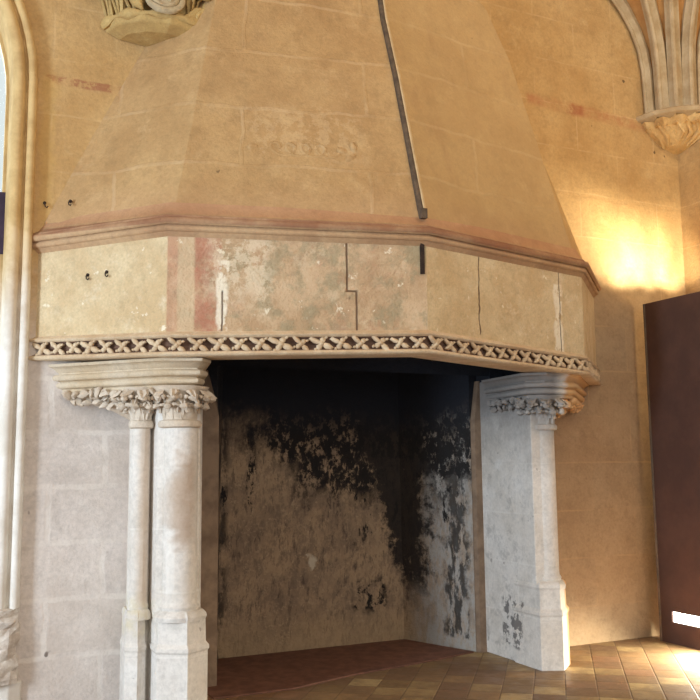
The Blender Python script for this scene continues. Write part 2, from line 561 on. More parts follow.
def loft(bm, rings, closed=True, cap0=True, cap1=True):
    R = [[bm.verts.new(p) for p in r] for r in rings]
    n = len(R[0])
    for a, b in zip(R, R[1:]):
        for i in range(n if closed else n - 1):
            j = (i + 1) % n
            bm.faces.new((a[i], a[j], b[j], b[i]))
    if closed and cap0:
        bm.faces.new(list(reversed(R[0])))
    if closed and cap1:
        bm.faces.new(R[-1])


def prism(bm, pts, z0, z1, top=None):
    loft(bm, [[(x, y, z0) for x, y in pts], [(x, y, z1) for x, y in (top or pts)]])


def lathe(bm, cx, cy, prof, n=20, a0=0, a1=2 * PI):
    rings = []
    for r, z in prof:
        rings.append([(cx + r * math.cos(a0 + (a1 - a0) * k / n), cy + r * math.sin(a0 + (a1 - a0) * k / n), z) for k in range(n)])
    loft(bm, rings)


def miter(path, d, wall_ends=True):
    """offset an open plan polyline outward (towards the room) by d; ends slide along the wall y=0.02"""
    n = len(path)
    segs = []
    for i in range(n - 1):
        a, b = Vector(path[i]), Vector(path[i + 1])
        t = (b - a).normalized()
        nn = Vector((t.y, -t.x))
        segs.append((a + nn * d, t))
    out = []
    for i in range(n):
        if i == 0 or i == n - 1:
            p, t = segs[0 if i == 0 else -1]
            if wall_ends and abs(t.y) > 1e-4:
                k = (0.03 - p.y) / t.y
                out.append(p + t * k)
            else:
                out.append(p if i == 0 else p + t * (Vector(path[-1]) - Vector(path[-2])).length)
        else:
            p, t = segs[i - 1]
            p2, t2 = segs[i]
            den = t.x * t2.y - t.y * t2.x
            if abs(den) < 1e-6:
                out.append(p2)
            else:
                k = ((p2.x - p.x) * t2.y - (p2.y - p.y) * t2.x) / den
                out.append(p + t * k)
    return out


def sweep_plan(bm, path, prof, zoff=None, wall_ends=True):
    """profile = closed loop of (outward, z)"""
    rings = []
    offs = [miter(path, d, wall_ends) for d, z in prof]
    for i in range(len(path)):
        dz = zoff[i] if zoff else 0
        rings.append([(offs[k][i].x, offs[k][i].y, prof[k][1] + dz) for k in range(len(prof))])
    loft(bm, rings)


def arc(cx, cz, r, a0, a1, n):
    return [(cx + r * math.cos(math.radians(a0 + (a1 - a0) * k / n)), cz + r * math.sin(math.radians(a0 + (a1 - a0) * k / n))) for k in range(n + 1)]


def blob(bm, c, r, rot=None, sub=2):
    m = Matrix.Translation(Vector(c)) @ (rot.to_4x4() if rot is not None else Matrix()) @ Matrix.Diagonal((r[0], r[1], r[2], 1))
    bmesh.ops.create_icosphere(bm, subdivisions=sub, radius=1, matrix=m)


def tube(bm, pts, rad, n=10):
    P = [Vector(p) for p in pts]
    rings = []
    up = Vector((.13, .97, .2)).normalized()
    for i, p in enumerate(P):
        t = (P[min(i + 1, len(P) - 1)] - P[max(i - 1, 0)]).normalized()
        a = t.cross(up).normalized()
        b = t.cross(a).normalized()
        r = rad[i] if isinstance(rad, (list, tuple)) else rad
        rings.append([tuple(p + a * r * math.cos(2 * PI * k / n) + b * r * math.sin(2 * PI * k / n)) for k in range(n)])
    loft(bm, rings)


def leaf(bm, base, out, h, size, curl=1.0):
    """a curled capital leaf climbing from base and rolling outward along 'out'"""
    base = Vector(base)
    o = Vector(out).normalized()
    side = o.cross(Vector((0, 0, 1))).normalized()
    rings = []
    for k in range(9):
        t = k / 8
        p = base + Vector((0, 0, 1)) * (h * math.sin(min(t, .8) / .8 * PI / 2)) + o * (size * (t ** 2) * 1.1 * curl)
        if t > .75:
            p += Vector((0, 0, -1)) * h * (t - .75) * 1.3
        wd = size * .42 * (.35 + math.sin(PI * min(1, t * 1.02)) * .75 + (.3 if k in (3, 5, 7) else 0))
        th = size * .10 + (size * .16 if k >= 7 else 0)
        rings.append([tuple(p - side * wd), tuple(p - side * wd * .5 + o * th), tuple(p + o * th * .4), tuple(p + side * wd * .5 + o * th),
                      tuple(p + side * wd), tuple(p - o * th * .8)])
    loft(bm, rings)


# ------------------------------------------------------------------ the setting
bm = bmesh.new()
box(bm, -9, 3.9, -13, 1.3, -0.2, 0.0)
fl = struct(obj('floor', bm, 'tiles'))

# back wall with the window arch and the firebox opening
XL, XR, ZT = -9.0, 3.62, 7.2
WX0, WX1, WS = -4.87, -2.675, 4.30
R_ = 1.09


def arch_pts(off=0.0, n=14, z0=0.65):
    x0, x1 = WX0 - off, WX1 + off
    # slightly pointed arch made of two arcs
    cx = (x0 + x1) / 2
    r = (x1 - x0) / 2
    pts = [(x1, z0)]
    for k in range(n + 1):
        a = PI / 2 * k / n
        pts.append((cx + r * math.cos(a), WS + r * 1.12 * math.sin(a)))
    for k in range(1, n + 1):
        a = PI / 2 + PI / 2 * k / n
        pts.append((cx + r * math.cos(a), WS + r * 1.12 * math.sin(a)))
    pts.append((x0, z0))
    return pts


bm = bmesh.new()
outer = [(XL, 0), (-1.27, 0), (-1.27, 2.55), (1.27, 2.55), (1.27, 0), (XR, 0), (XR, ZT), (XL, ZT)]
hole = arch_pts(0.04)
for y in (0.0,):
    for loop in (outer, hole):
        vs = [bm.verts.new((x, y, z)) for x, z in loop]
        for i in range(len(vs)):
            bm.edges.new((vs[i], vs[(i + 1) % len(vs)]))
bmesh.ops.triangle_fill(bm, edges=bm.edges[:], use_beauty=True)
bmesh.ops.recalc_face_normals(bm, faces=bm.faces)
ext = bmesh.ops.extrude_face_region(bm, geom=bm.faces[:])
bmesh.ops.translate(bm, verts=[v for v in ext['geom'] if isinstance(v, bmesh.types.BMVert)], vec=(0, .45, 0))
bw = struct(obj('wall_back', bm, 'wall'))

bm = bmesh.new()
box(bm, 3.62, 3.92, -13, 0.45, 0, ZT)
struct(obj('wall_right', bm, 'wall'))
bm = bmesh.new()
box(bm, -9, 3.92, -13, 0.45, ZT, ZT + .2)
struct(obj('ceiling', bm, 'ceil'))

# window: moulded stone arch, frame and glass
win = bpy.data.objects.new('window_1', None)
C.objects.link(win)
win.location = (-3.78, 0, .65)
struct(win)


def arch_sweep(bm, prof, z0=.65):
    """prof: (outward from the opening edge, y) closed loop, swept round the arch"""
    rings = []
    base = arch_pts(0, z0=z0)
    cx = (WX0 + WX1) / 2
    for i, (x, z) in enumerate(base):
        if z <= WS:
            nx, nz = (1, 0) if x > cx else (-1, 0)
        else:
            nx, nz = (x - cx), (z - WS) / 1.25
            l = math.hypot(nx, nz)
            nx, nz = nx / l, nz / l
        rings.append([(x + nx * d, y, z + nz * d) for d, y in prof])
    loft(bm, rings)


bm = bmesh.new()
prof = [(.0, .44), (.0, -.02)] + [(.045 + .04 * math.cos(a), -.04 + .045 * math.sin(a)) for a in [PI * (1 + k / 6) for k in range(7)]]
prof += [(.095, -.03)] + [(.135 + .032 * math.cos(a), -.035 + .04 * math.sin(a)) for a in [PI * (1 + k / 6) for k in range(7)]] + [(.18, 0.03), (.10, .44)]
arch_sweep(bm, prof)
obj('arch_moulding', bm, 'mould', win, smooth=True)
bm = bmesh.new()
arch_sweep(bm, [(.02, .24), (.02, .31), (-.02, .31), (-.02, .24)])
obj('window_frame', bm, 'mould', win)
bm = bmesh.new()
box(bm, -3.82, -3.74, .25, .31, .65, 5.45)
obj('mullion', bm, 'mould', win)
bm = bmesh.new()
box(bm, WX0, WX1, .22, .33, 3.10, 3.55)
obj('transom', bm, 'dark_frame', win)
bm = bmesh.new()
pts = arch_pts(-.02)
vs = [bm.verts.new((x, .28, z)) for x, z in pts]
bm.faces.new(vs)
ext = bmesh.ops.extrude_face_region(bm, geom=bm.faces[:])
bmesh.ops.translate(bm, verts=[v for v in ext['geom'] if isinstance(v, bmesh.types.BMVert)], vec=(0, .008, 0))
obj('pane', bm, 'glass', win)
bm = bmesh.new()
box(bm, WX0 - .1, WX1 + .02, -.05, .44, .55, .66)
obj('window_sill', bm, 'mould', win, bevel=.01)

# hacked stone foot below the window moulding
foot = thing('stone_pedestal', 'rough hacked pale stone foot under the left window moulding', 'pedestal', (-2.6, -.05, 0))
bm = bmesh.new()
n = 9
rings = []
for k in range(13):
    z = .20 + .47 * k / 12
    ring = []
    for (x, y) in [(-2.80, .0), (-2.80, -.07), (-2.74, -.10), (-2.68, -.115), (-2.62, -.115), (-2.56, -.10), (-2.51, -.06), (-2.50, .0)]:
        j = .016 if 0 < k < 12 else .004
        ring.append((x + random.uniform(-j, j), min(0, y + random.uniform(-j, j)) if y < 0 else .0, z + random.uniform(-.01, .01)))
    rings.append(ring)
loft(bm, rings)
obj('hacked_block', bm, 'rubble', foot)
bm = bmesh.new()
prism(bm, [(-2.80, 0), (-2.80, -.05), (-2.56, -.07), (-2.48, -.03), (-2.47, 0)], 0, .205)
obj('plinth', bm, 'mould', foot, bevel=.008)

# ------------------------------------------------------------------ fireplace
fp = thing('fireplace', 'monumental stone fireplace with a tall tapering hood and a soot-blackened opening', 'fireplace', (0, 0, 0))
PLAN = [(-2.459, 0.0), (-1.722, -.717), (0, -1.143), (1.722, -.717), (2.459, 0.0)]
ZC = [-.03, .0, .0, .0, .0]
ZFR = [.035, .01, .055, .0, .0]
Z_BB, Z_F, Z_C, Z_H = 2.29, 2.436, 3.12, 3.30

# hood: tapering masonry shell
LV = [(3.29, 2.452, 1.675, .690, 1.125), (3.9, 2.17, 1.545, .590, .945), (4.5, 1.88, 1.425, .485, .765), (5.05, 1.60, 1.31, .39, .575),
      (5.5, 1.37, 1.13, .33, .47), (5.85, 1.08, .86, .27, .37), (6.6, .60, .52, .18, .22)]
bm = bmesh.new()
loft(bm, [[(-a, 0.02, z), (-b, -vb, z), (0, -vc, z), (b, -vb, z), (a, 0.02, z), (b * .9, .02, z), (0, .02, z), (-b * .9, .02, z)]
          for z, a, b, vb, vc in LV], cap0=False, cap1=True)
# delete the wall-side faces so that the flue stays open
hood = obj('hood', bm, 'hood', fp, bevel=.006)

# frieze of upright slabs
bm = bmesh.new()
offs_o = miter(PLAN, 0)
offs_i = miter(PLAN, -.24)
rings = []
for i in range(5):
    o_, i_ = offs_o[i], offs_i[i]
    zt = Z_C + .02 + ZC[i]
    zb = Z_F - .01 + ZFR[i]
    rings.append([(o_.x, o_.y, zb), (o_.x, o_.y, zt), (i_.x, i_.y, zt), (i_.x, i_.y, zb)])
loft(bm, rings)
obj('frieze', bm, 'frieze', fp, bevel=.004)

# cornice
prof = [(-.2, 3.10), (.0, 3.10), (.012, 3.115), (.022, 3.13)] + arc(.022, 3.152, .022, -90, 60, 5) + [(.032, 3.178)]
prof += arc(.042, 3.198, .026, -70, 90, 6) + [(.03, 3.228), (.03, 3.240), (.018, 3.250), (.006, 3.256), (-.04, 3.345), (-.2, 3.35)]
bm = bmesh.new()
sweep_plan(bm, PLAN, prof, ZC)
obj('cornice', bm, 'cornice', fp, smooth=True)

# carved band: upper fillet, hollow, lower fillet
prof = [(-.24, 2.29), (.015, 2.285), (.030, 2.290), (.036, 2.300), (.030, 2.310), (.018, 2.318), (-.012, 2.335), (-.030, 2.362), (-.022, 2.390),
        (.010, 2.408), (.028, 2.414), (.034, 2.424), (.026, 2.434), (.010, 2.440), (.0, 2.452), (-.24, 2.452)]
bm = bmesh.new()
sweep_plan(bm, PLAN, prof, ZFR)
band = obj('carved_band', bm, 'cavetto', fp, smooth=True)
me = band.data
me.materials.append(M['carved'])
for p in me.polygons:
    zs = [me.vertices[v].co.z for v in p.vertices]
    if len(p.vertices) == 4 and not (min(zs) > 2.314 and max(zs) < 2.47 and p.area < .2 and False):
        pass
# light fillets: rings index along the profile
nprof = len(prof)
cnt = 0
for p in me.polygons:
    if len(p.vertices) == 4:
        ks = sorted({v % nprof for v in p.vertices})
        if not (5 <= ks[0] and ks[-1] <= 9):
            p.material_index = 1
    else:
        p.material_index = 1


def carved_leaf_mesh():
    bm = bmesh.new()
    # twisted four-lobed leaf lying in the hollow, local x along the band, y outwards, z up
    for a, l in ((36, .078), (216, .078), (126, .046), (306, .046)):
        r = Matrix.Rotation(math.radians(a), 3, 'Y')
        c = r @ Vector((l * .55, 0, 0))
        blob(bm, (c.x, -.004 - .008, c.z), (l * .60, .020, .022), r, 1)
    blob(bm, (0, -.020, 0), (.022, .018, .020), None, 1)
    blob(bm, (.042, -.014, .034), (.014, .016, .012), None, 1)
    blob(bm, (-.042, -.014, -.034), (.014, .016, .012), None, 1)
    bmesh.ops.subdivide_edges(bm, edges=bm.edges[:], cuts=1, use_grid_fill=True)
    roughen(bm, .006, 40)
    me = bpy.data.meshes.new('carved_leaf')
    bm.to_mesh(me)
    bm.free()
    for p in me.polygons:
        p.use_smooth = True
    me.materials.append(M['carved'])
    return me


leafm = carved_leaf_mesh()
for s_, cnt in ((0, 8), (1, 13), (2, 13), (3, 8)):
    a, b = Vector(PLAN[s_]), Vector(PLAN[s_ + 1])
    t = (b - a).normalized()
    nn = Vector((t.y, -t.x))
    for k in range(cnt):
        f = (k + .5) / cnt
        p = a.lerp(b, f) + nn * -.004
        z = 2.362 + ZFR[s_] * (1 - f) + ZFR[s_ + 1] * f
        o = bpy.data.objects.new('carved_leaf', leafm)
        C.objects.link(o)
        o.parent = fp
        o.location = (p.x, p.y, z)
        o.rotation_euler = (random.uniform(-.15, .15), random.uniform(-.2, .2), math.atan2(t.y, t.x))
        k_ = random.uniform(.88, 1.12)
        o.scale = (k_, 1, k_ * .95)

# flue and firebox
bm = bmesh.new()
ins = [(1, 2.44, .22), (1, 3.28, .24)]
loft(bm, [[(-2.15, .0, 2.31), (-1.60, -.46, 2.31), (0, -.86, 2.34), (1.60, -.46, 2.31), (2.15, .0, 2.31)],
          [(-2.1, .0, 3.2), (-1.55, -.44, 3.2), (0, -.84, 3.2), (1.55, -.44, 3.2), (2.1, .0, 3.2)],
          [(-1.2, .0, 4.9), (-.9, -.22, 4.9), (0, -.32, 4.9), (.9, -.22, 4.9), (1.2, .0, 4.9)]], closed=False)
bm.faces.new([bm.verts.new(p) for p in [(-1.2, .0, 4.9), (-.9, -.22, 4.9), (0, -.32, 4.9), (.9, -.22, 4.9), (1.2, .0, 4.9)]])
# wall side of the flue above the opening
bm.faces.new([bm.verts.new(p) for p in [(-2.15, -.015, 2.33), (2.15, -.015, 2.33), (1.2, -.015, 4.9), (-1.2, -.015, 4.9)]])
obj('flue', bm, 'fire', fp)
bm = bmesh.new()
Zt = 2.5
P0 = [(-1.27, .10), (-1.13, .10), (-.87, .91), (.885, .91), (1.175, .18), (1.30, .20)]
P1 = [(-1.27, .10), (-1.13, .10), (-.87, .80), (.80, .80), (1.175, .18), (1.30, .20)]
N = 8
rings = []
for k in range(N + 1):
    f = k / N
    z = Zt * f
    rings.append([(a[0] + (b[0] - a[0]) * f, a[1] + (b[1] - a[1]) * f, z) for a, b in zip(P0, P1)])
loft(bm, rings, closed=False)
bm.faces.new([bm.verts.new((x, y, Zt)) for x, y in P1])
sol = obj('firebox', bm, 'fire', fp)
bm = bmesh.new()
box(bm, 1.262, 1.40, -.02, .24, 2.288, 2.56)
obj('soot_lintel', bm, 'fire', fp)
bm = bmesh.new()
box(bm, -1.40, -1.262, -.02, .24, 2.288, 2.56)
obj('soot_lintel', bm, 'fire', fp)
# brown stone ribs at both sides of the fire mouth
for nm, xs in (('l', (-1.275, -1.135)), ('r', (1.180, 1.262))):
    bm = bmesh.new()
    x0, x1 = xs
    y0, y1 = (.03, .16) if nm == 'l' else (.14, .26)
    if nm == 'l':
        loft(bm, [[(x0, y0, z), (x1 - k * .02, y0, z), (x1, y0 + .03, z), (x1, y1, z), (x0, y1, z)] for z, k in ((0, 0), (1.95, 0), (2.02, 1))] +
             [[(x0, y0, 2.3), (x1 - .09, y0, 2.3), (x1 - .08, y0 + .03, 2.3), (x1 - .08, y1, 2.3), (x0, y1, 2.3)]])
    else:
        loft(bm, [[(x0, y1, z), (x0, y0 + .03, z), (x0 + .02, y0, z), (x1, y0, z), (x1, y1, z)] for z in (0, 1.95)] +
             [[(x0 + .06, y1, 2.3), (x0 + .06, y0 + .03, 2.3), (x0 + .07, y0, 2.3), (x1, y0, 2.3), (x1, y1, 2.3)]])
    r_ = obj('fire_rib', bm, 'rib_brown', fp)
# hearth slab; the slanting floor shadow is drawn into its front edge
bm = bmesh.new()
prism(bm, [(-1.25, -.28), (-.66, -.28), (-.10, -.10), (.55, .02), (1.14, .16), (.88, .90), (-.86, .90), (-1.12, .12), (-1.26, .05)], 0.001, .012)
h_ = obj('hearth', bm, 'hearth', fp)


# piers
def offset_poly(pts, c, k):
    return [(c[0] + (x - c[0]) * k, c[1] + (y - c[1]) * k) for x, y in pts]


def base_lathe(r):
    return [(r * 1.45, .60), (r * 1.5, .62), (r * 1.42, .645), (r * 1.2, .655), (r * 1.12, .67), (r * 1.2, .685), (r * 1.15, .70), (r, .715)]


def pier(name, mat, body, plinth_front, plinth_thin, cf, rf, ct, rt, fillets):
    p = obj(name, body, mat, fp, bevel=.006)
    # plinths
    for pts in (plinth_front, plinth_thin):
        cx = sum(a[0] for a in pts) / len(pts)
        cy = sum(a[1] for a in pts) / len(pts)
        bm = bmesh.new()
        c = (cx, cy)
        loft(bm, [[(x, y, z) for x, y in offset_poly(pts, c, k)] for z, k in
                  ((0.0, 1.04), (.40, 1.04), (.415, 1.09), (.435, 1.09), (.45, 1.02), (.46, .97), (.60, .95), (.62, 1.0), (.64, .97), (.66, .86))])
        obj('column_base', bm, mat, p, bevel=.003)
    for (c, r) in ((cf, rf), (ct, rt)):
        bm = bmesh.new()
        k = r
        prof = [(k * 1.42, .60), (k * 1.46, .625), (k * 1.3, .65), (k * 1.08, .665), (k * 1.16, .685), (k * 1.02, .705), (k, .73), (k, 1.2), (k, 1.88)]
        lathe(bm, c[0], c[1], prof, 24)
        obj('column', bm, mat, p, smooth=True)
    return p


# left pier
bm = bmesh.new()
prism(bm, [(-1.275, .02), (-1.415, -.50), (-1.44, -.55), (-1.68, -.53), (-1.715, -.50), (-1.73, -.36), (-1.855, -.36), (-1.865, -.34), (-1.80, .02)], 0, 2.29)
pl = pier('pier', 'pierL', bm,
          [(-1.39, -.30), (-1.395, -.60), (-1.55, -.70), (-1.715, -.585), (-1.715, -.30)],
          [(-1.755, -.28), (-1.76, -.44), (-1.82, -.49), (-1.89, -.44), (-1.87, -.20)],
          (-1.565, -.525), .115, (-1.805, -.40), .060, None)
# right pier
bm = bmesh.new()
prism(bm, [(1.262, .24), (1.255, -.585), (1.33, -.60), (1.47, -.56), (1.53, -.40), (1.58, -.25), (1.60, .02)], 0, 2.29)
pr = pier('pier', 'pierR', bm,
          [(1.245, -.30), (1.245, -.635), (1.40, -.70), (1.575, -.55), (1.575, -.30)],
          [(1.50, -.12), (1.52, -.36), (1.58, -.42), (1.63, -.36), (1.63, -.12)],
          (1.40, -.53), .10, (1.555, -.33), .06, None)

# imposts (moulded blocks under the carved band)
prof = [(-.25, 2.10), (.0, 2.10), (.0, 2.122), (.010, 2.128)] + arc(.010, 2.150, .022, -80, 80, 5) + [(.012, 2.176), (.026, 2.180)]
prof += arc(.030, 2.202, .022, -80, 90, 5) + [(.020, 2.226), (.020, 2.236), (.030, 2.240), (.038, 2.256), (.056, 2.272), (.070, 2.277), (.072, 2.296), (-.25, 2.296)]
ipl = [(-2.27, .0), (-1.70, -.60), (-1.51, -.66), (-1.46, -.60), (-1.33, .02)]
bm = bmesh.new()
sweep_plan(bm, ipl, prof)
obj('impost', bm, 'impost', pl, smooth=True)
ipr = [(1.28, .02), (1.235, -.58), (1.33, -.68), (1.62, -.66), (2.26, .0)]
bm = bmesh.new()
sweep_plan(bm, ipr, prof)
obj('impost', bm, 'pierR', pr, smooth=True)


# capitals with foliage
def capital(c, r, parent, leaves=9, spread=1.0, z0=1.87):
    bm = bmesh.new()
    lathe(bm, c[0], c[1], [(r * .98, z0 - .03), (r * 1.22, z0 - .022), (r * 1.28, z0), (r * 1.2, z0 + .018), (r * 1.0, z0 + .025),
                           (r * 1.02, z0 + .09), (r * 1.2, z0 + .16), (r * 1.55, z0 + .215), (r * 1.7, z0 + .245)], 20)
    cp = obj('capital', bm, 'capital', parent, smooth=True)
    mt = 'capital' if parent == pl else 'pierR'
    cp.data.materials[0] = M[mt]
    for tier, (zz, sz, n, ph) in enumerate(((z0 + .02, .080, leaves, 0), (z0 + .07, .110, leaves, .5))):
        for k in range(n):
            a = 2 * PI * (k + ph) / n
            if math.sin(a) > .35:
                continue
            d = Vector((math.cos(a), math.sin(a), 0))
            rr = r * (.98 + .10 * tier)
            bm = bmesh.new()
            leaf(bm, Vector((c[0], c[1], zz)) + d * rr, d, .15, sz * spread)
            tip = Vector((c[0], c[1], zz + .085)) + d * (rr + sz * spread)
            blob(bm, tip + Vector((0, 0, .01)), (.030, .030, .024), None, 1)
            sd = Vector((-d.y, d.x, 0))
            for q_ in (-1, 1):
                blob(bm, tip + sd * .03 * q_ - d * .025 + Vector((0, 0, .018)), (.020, .020, .018), None, 1)
            obj('leaf', bm, mt, cp, smooth=True, rough=.012, rs=22)
    return cp


capital((-1.575, -.525), .115, pl, 11, .8)
capital((-1.805, -.40), .066, pl, 9, 1.0)
capital((1.40, -.53), .10, pr, 11)
capital((1.555, -.33), .062, pr, 9)


def foliage_bracket(a, b, parent, zt=2.10, n=9, sag=0.0):
    """row of curled leaves under the impost, on a tapering solid running back to the wall"""
    a, b = Vector(a), Vector(b)
    t = (b - a).normalized()
    nn = Vector((t.y, -t.x))
    bm = bmesh.new()
    rings = []
    for k in range(7):
        f = k / 6
        p = a.lerp(b, f)
        dz = .05 + sag * f ** 2
        q = p - nn * .07
        q2 = p - nn * .16
        p0 = p + nn * .004
        rings.append([(p0.x, p0.y, zt + .01), (p0.x, p0.y, zt - .02), (q.x, q.y, zt - dz), (q2.x, q2.y, zt - dz * 1.5), (q2.x, q2.y, zt + .01)])
    loft(bm, rings)
    mt = 'capital' if parent == pl else 'pierR'
    br = obj('foliage_bracket', bm, mt, parent, smooth=False)
    for k in range(n):
        f = (k + .5) / n
        p = a.lerp(b, f)
        bm = bmesh.new()
        st = Vector((p.x, p.y, zt - .075 - sag * f * f * .6)) - Vector((nn.x, nn.y, 0)) * .05
        leaf(bm, st, Vector((nn.x, nn.y, 0)) + Vector((t.x, t.y, 0)) * random.uniform(-.5, .5), .075, .075)
        blob(bm, (p.x + nn.x * .035 + random.uniform(-.01, .01), p.y + nn.y * .035, zt - .018), (.032, .026, .026), Matrix.Rotation(random.uniform(-1, 1), 3, 'Y'), 2)
        blob(bm, (p.x + nn.x * .01 + t.x * .03, p.y + nn.y * .01 + t.y * .03, zt - .058 - sag * f * .4), (.036, .022, .022), Matrix.Rotation(random.uniform(-1, 1), 3, 'Y'), 2)
        obj('leaf', bm, mt, br, smooth=True, rough=.024, rs=20)
    return br


foliage_bracket((-2.24, -.02), (-1.84, -.43), pl, n=9, sag=.16)
foliage_bracket((-1.78, -.50), (-1.66, -.60), pl, n=2, sag=.02)
foliage_bracket((1.60, -.62), (2.18, -.03), pr, n=8, sag=-.01)
foliage_bracket((1.245, -.05), (1.225, -.56), pr, n=6, sag=.0)
# hanging sprig on the left bracket
bm = bmesh.new()
for k in range(5):
    blob(bm, (-2.02 + k * .045, -.17 - k * .045, 2.02 - k * .018), (.034, .022, .018), Matrix.Rotation(.7 * (-1) ** k, 3, 'Y'), 2)
obj('leaf_sprig', bm, 'capital', pl, smooth=True)

# low relief scrolls left on the hood plaster
def hood_face(x, z):
    a0, a1 = (3.9, 1.545, .590, .945), (4.5, 1.425, .485, .765)
    f = (z - 3.9) / .6
    b, vb, vc = [a0[i] + (a1[i] - a0[i]) * f for i in (1, 2, 3)]
    return Vector((x, -(vc + (vb - vc) * abs(x) / b), z))


bm = bmesh.new()
pts = []
for k in range(60):
    f = k / 59
    a = f * 2 * PI * 4
    pts.append(hood_face(-1.0 + .42 * f + .055 * math.cos(a), 3.80 + .05 * math.sin(a)) + Vector((0, .004, 0)))
tube(bm, pts, .014, 6)
obj('relief_scroll', bm, 'hood', fp, smooth=True)
for k, (x_, z_, an) in enumerate(((-.50, 3.81, 20), (-.42, 3.84, 70), (-.45, 3.76, -30), (-1.12, 3.80, 0))):
    bm = bmesh.new()
    blob(bm, hood_face(x_, z_), (.055, .012, .028), Matrix.Rotation(math.radians(an), 3, 'Y'), 2)
    obj('relief_leaf', bm, 'hood', fp, smooth=True)

# iron strap on the front arris of the hood and its stub in the frieze
bm = bmesh.new()
Lz = [(3.36, -1.115), (3.9, -.952), (4.5, -.772), (5.05, -.582), (5.5, -.478), (5.9, -.37)]
rings = []
for z, y in Lz:
    wv = .028
    rings.append([(-.036, y + .004, z), (-.036, y - .010, z), (-.018, y - .016, z), (-.004, y - .014, z), (-.004, y + .03, z), (-.035, y + .04, z)])
loft(bm, rings)
obj('iron_strap', bm, 'strap', fp)
bm = bmesh.new()
rings = []
for z, y in Lz:
    rings.append([(-.004, y - .014, z), (.004, y - .020, z), (.020, y - .014, z), (.026, y + .006, z), (.0, y + .04, z)])
loft(bm, rings)
obj('mortar_fillet', bm, 'mortar', fp)
bm = bmesh.new()
box(bm, -.045, -.015, -1.147, -1.10, 2.90, 3.13)
obj('iron_clamp', bm, 'iron', fp)
bm = bmesh.new()
box(bm, -.035, .008, -1.16, -1.08, 3.30, 3.37)
obj('strap_foot', bm, 'strap', fp)

# ------------------------------------------------------------------ small iron hooks


def hook(loc, rot, label, group):
    t = thing('iron_hook', label, 'hook', loc, group)
    t.rotation_euler = (0, 0, rot)
    bm = bmesh.new()
    tube(bm, [(0, .02, 0), (0, -.012, 0), (0, -.02, -.012), (.004, -.022, -.03), (.014, -.022, -.038), (.022, -.02, -.026)], .0045, 8)
    bmesh.ops.recalc_face_normals(bm, faces=bm.faces)
    me = bpy.data.meshes.new('shank')
    bm.to_mesh(me)
    bm.free()
    me.materials.append(M['iron'])
    o = bpy.data.objects.new('shank', me)
    C.objects.link(o)
    o.parent = t
    bm = bmesh.new()
    tube(bm, [(0, .004, 0), (0, -.006, 0)], .012, 10)
    me = bpy.data.meshes.new('plate')
    bm.to_mesh(me)
    bm.free()
    me.materials.append(M['iron'])
    o = bpy.data.objects.new('plate', me)
    C.objects.link(o)
    o.parent = t


hook((-2.163, -.288, 2.887), -.77, 'small iron hook on the left slanted frieze face, left of the pair', 'hooks on the frieze')
hook((-2.055, -.393, 2.896), -.77, 'small iron hook on the left slanted frieze face, right of the pair', 'hooks on the frieze')
hook((-2.43, -.0, 3.44), 0, 'small iron hook just above the cornice beside the window moulding', 'hooks above the cornice')
hook((-2.27, -.115, 3.44), -.77, 'small iron hook low on the left hood face above the cornice', 'hooks above the cornice')
hook((-1.66, -.30, 4.28), -.77, 'small iron hook high on the left hood face under the carved corbel', 'hooks above the cornice')

# ------------------------------------------------------------------ carved corbel high on the left
cb = thing('carved_corbel', 'carved yellow stone corbel with a round rosette, above the left side of the hood', 'corbel', (-1.70, 0, 4.75))
CX = -1.64


def half_ring(cx, r, z, n=8, sq=.8, rot=0):
    pts = []
    for k in range(n + 1):
        a = PI + PI * k / n + rot
        pts.append((cx + r * math.cos(a), min(.03, r * sq * math.sin(a)), z))
    return pts


bm = bmesh.new()
rings = []
for r, z in ((.10, 4.735), (.30, 4.75), (.40, 4.79), (.42, 4.83), (.37, 4.87), (.33, 4.91), (.36, 5.02), (.42, 5.14), (.48, 5.22), (.50, 5.32), (.50, 5.44)):
    rings.append([(x, y - (0.0), z) for x, y, z in half_ring(CX, r, z, 6, .85)])
loft(bm, rings)
obj('corbel_body', bm, 'boss', cb, bevel=.012)
bm = bmesh.new()
rc = Matrix.Rotation(math.radians(-8), 3, 'Z') @ Matrix.Rotation(math.radians(62), 3, 'X')
for rad, th, off in ((.125, .024, .0), (.085, .020, .012)):
    c0 = Vector((CX - .04, -.34, 4.96))
    tube(bm, [c0 + rc @ Vector((rad * math.cos(2 * PI * k / 24), rad * math.sin(2 * PI * k / 24), off)) for k in range(25)], th, 8)
blob(bm, c0, (.09, .09, .045), rc, 3)
for k in range(6):
    a = 2 * PI * k / 6
    blob(bm, c0 + rc @ Vector((.045 * math.cos(a), .045 * math.sin(a), .035)), (.026, .014, .014), rc @ Matrix.Rotation(a, 3, 'Z'), 1)
obj('rosette', bm, 'rosette', cb, smooth=True, rough=.008, rs=18)
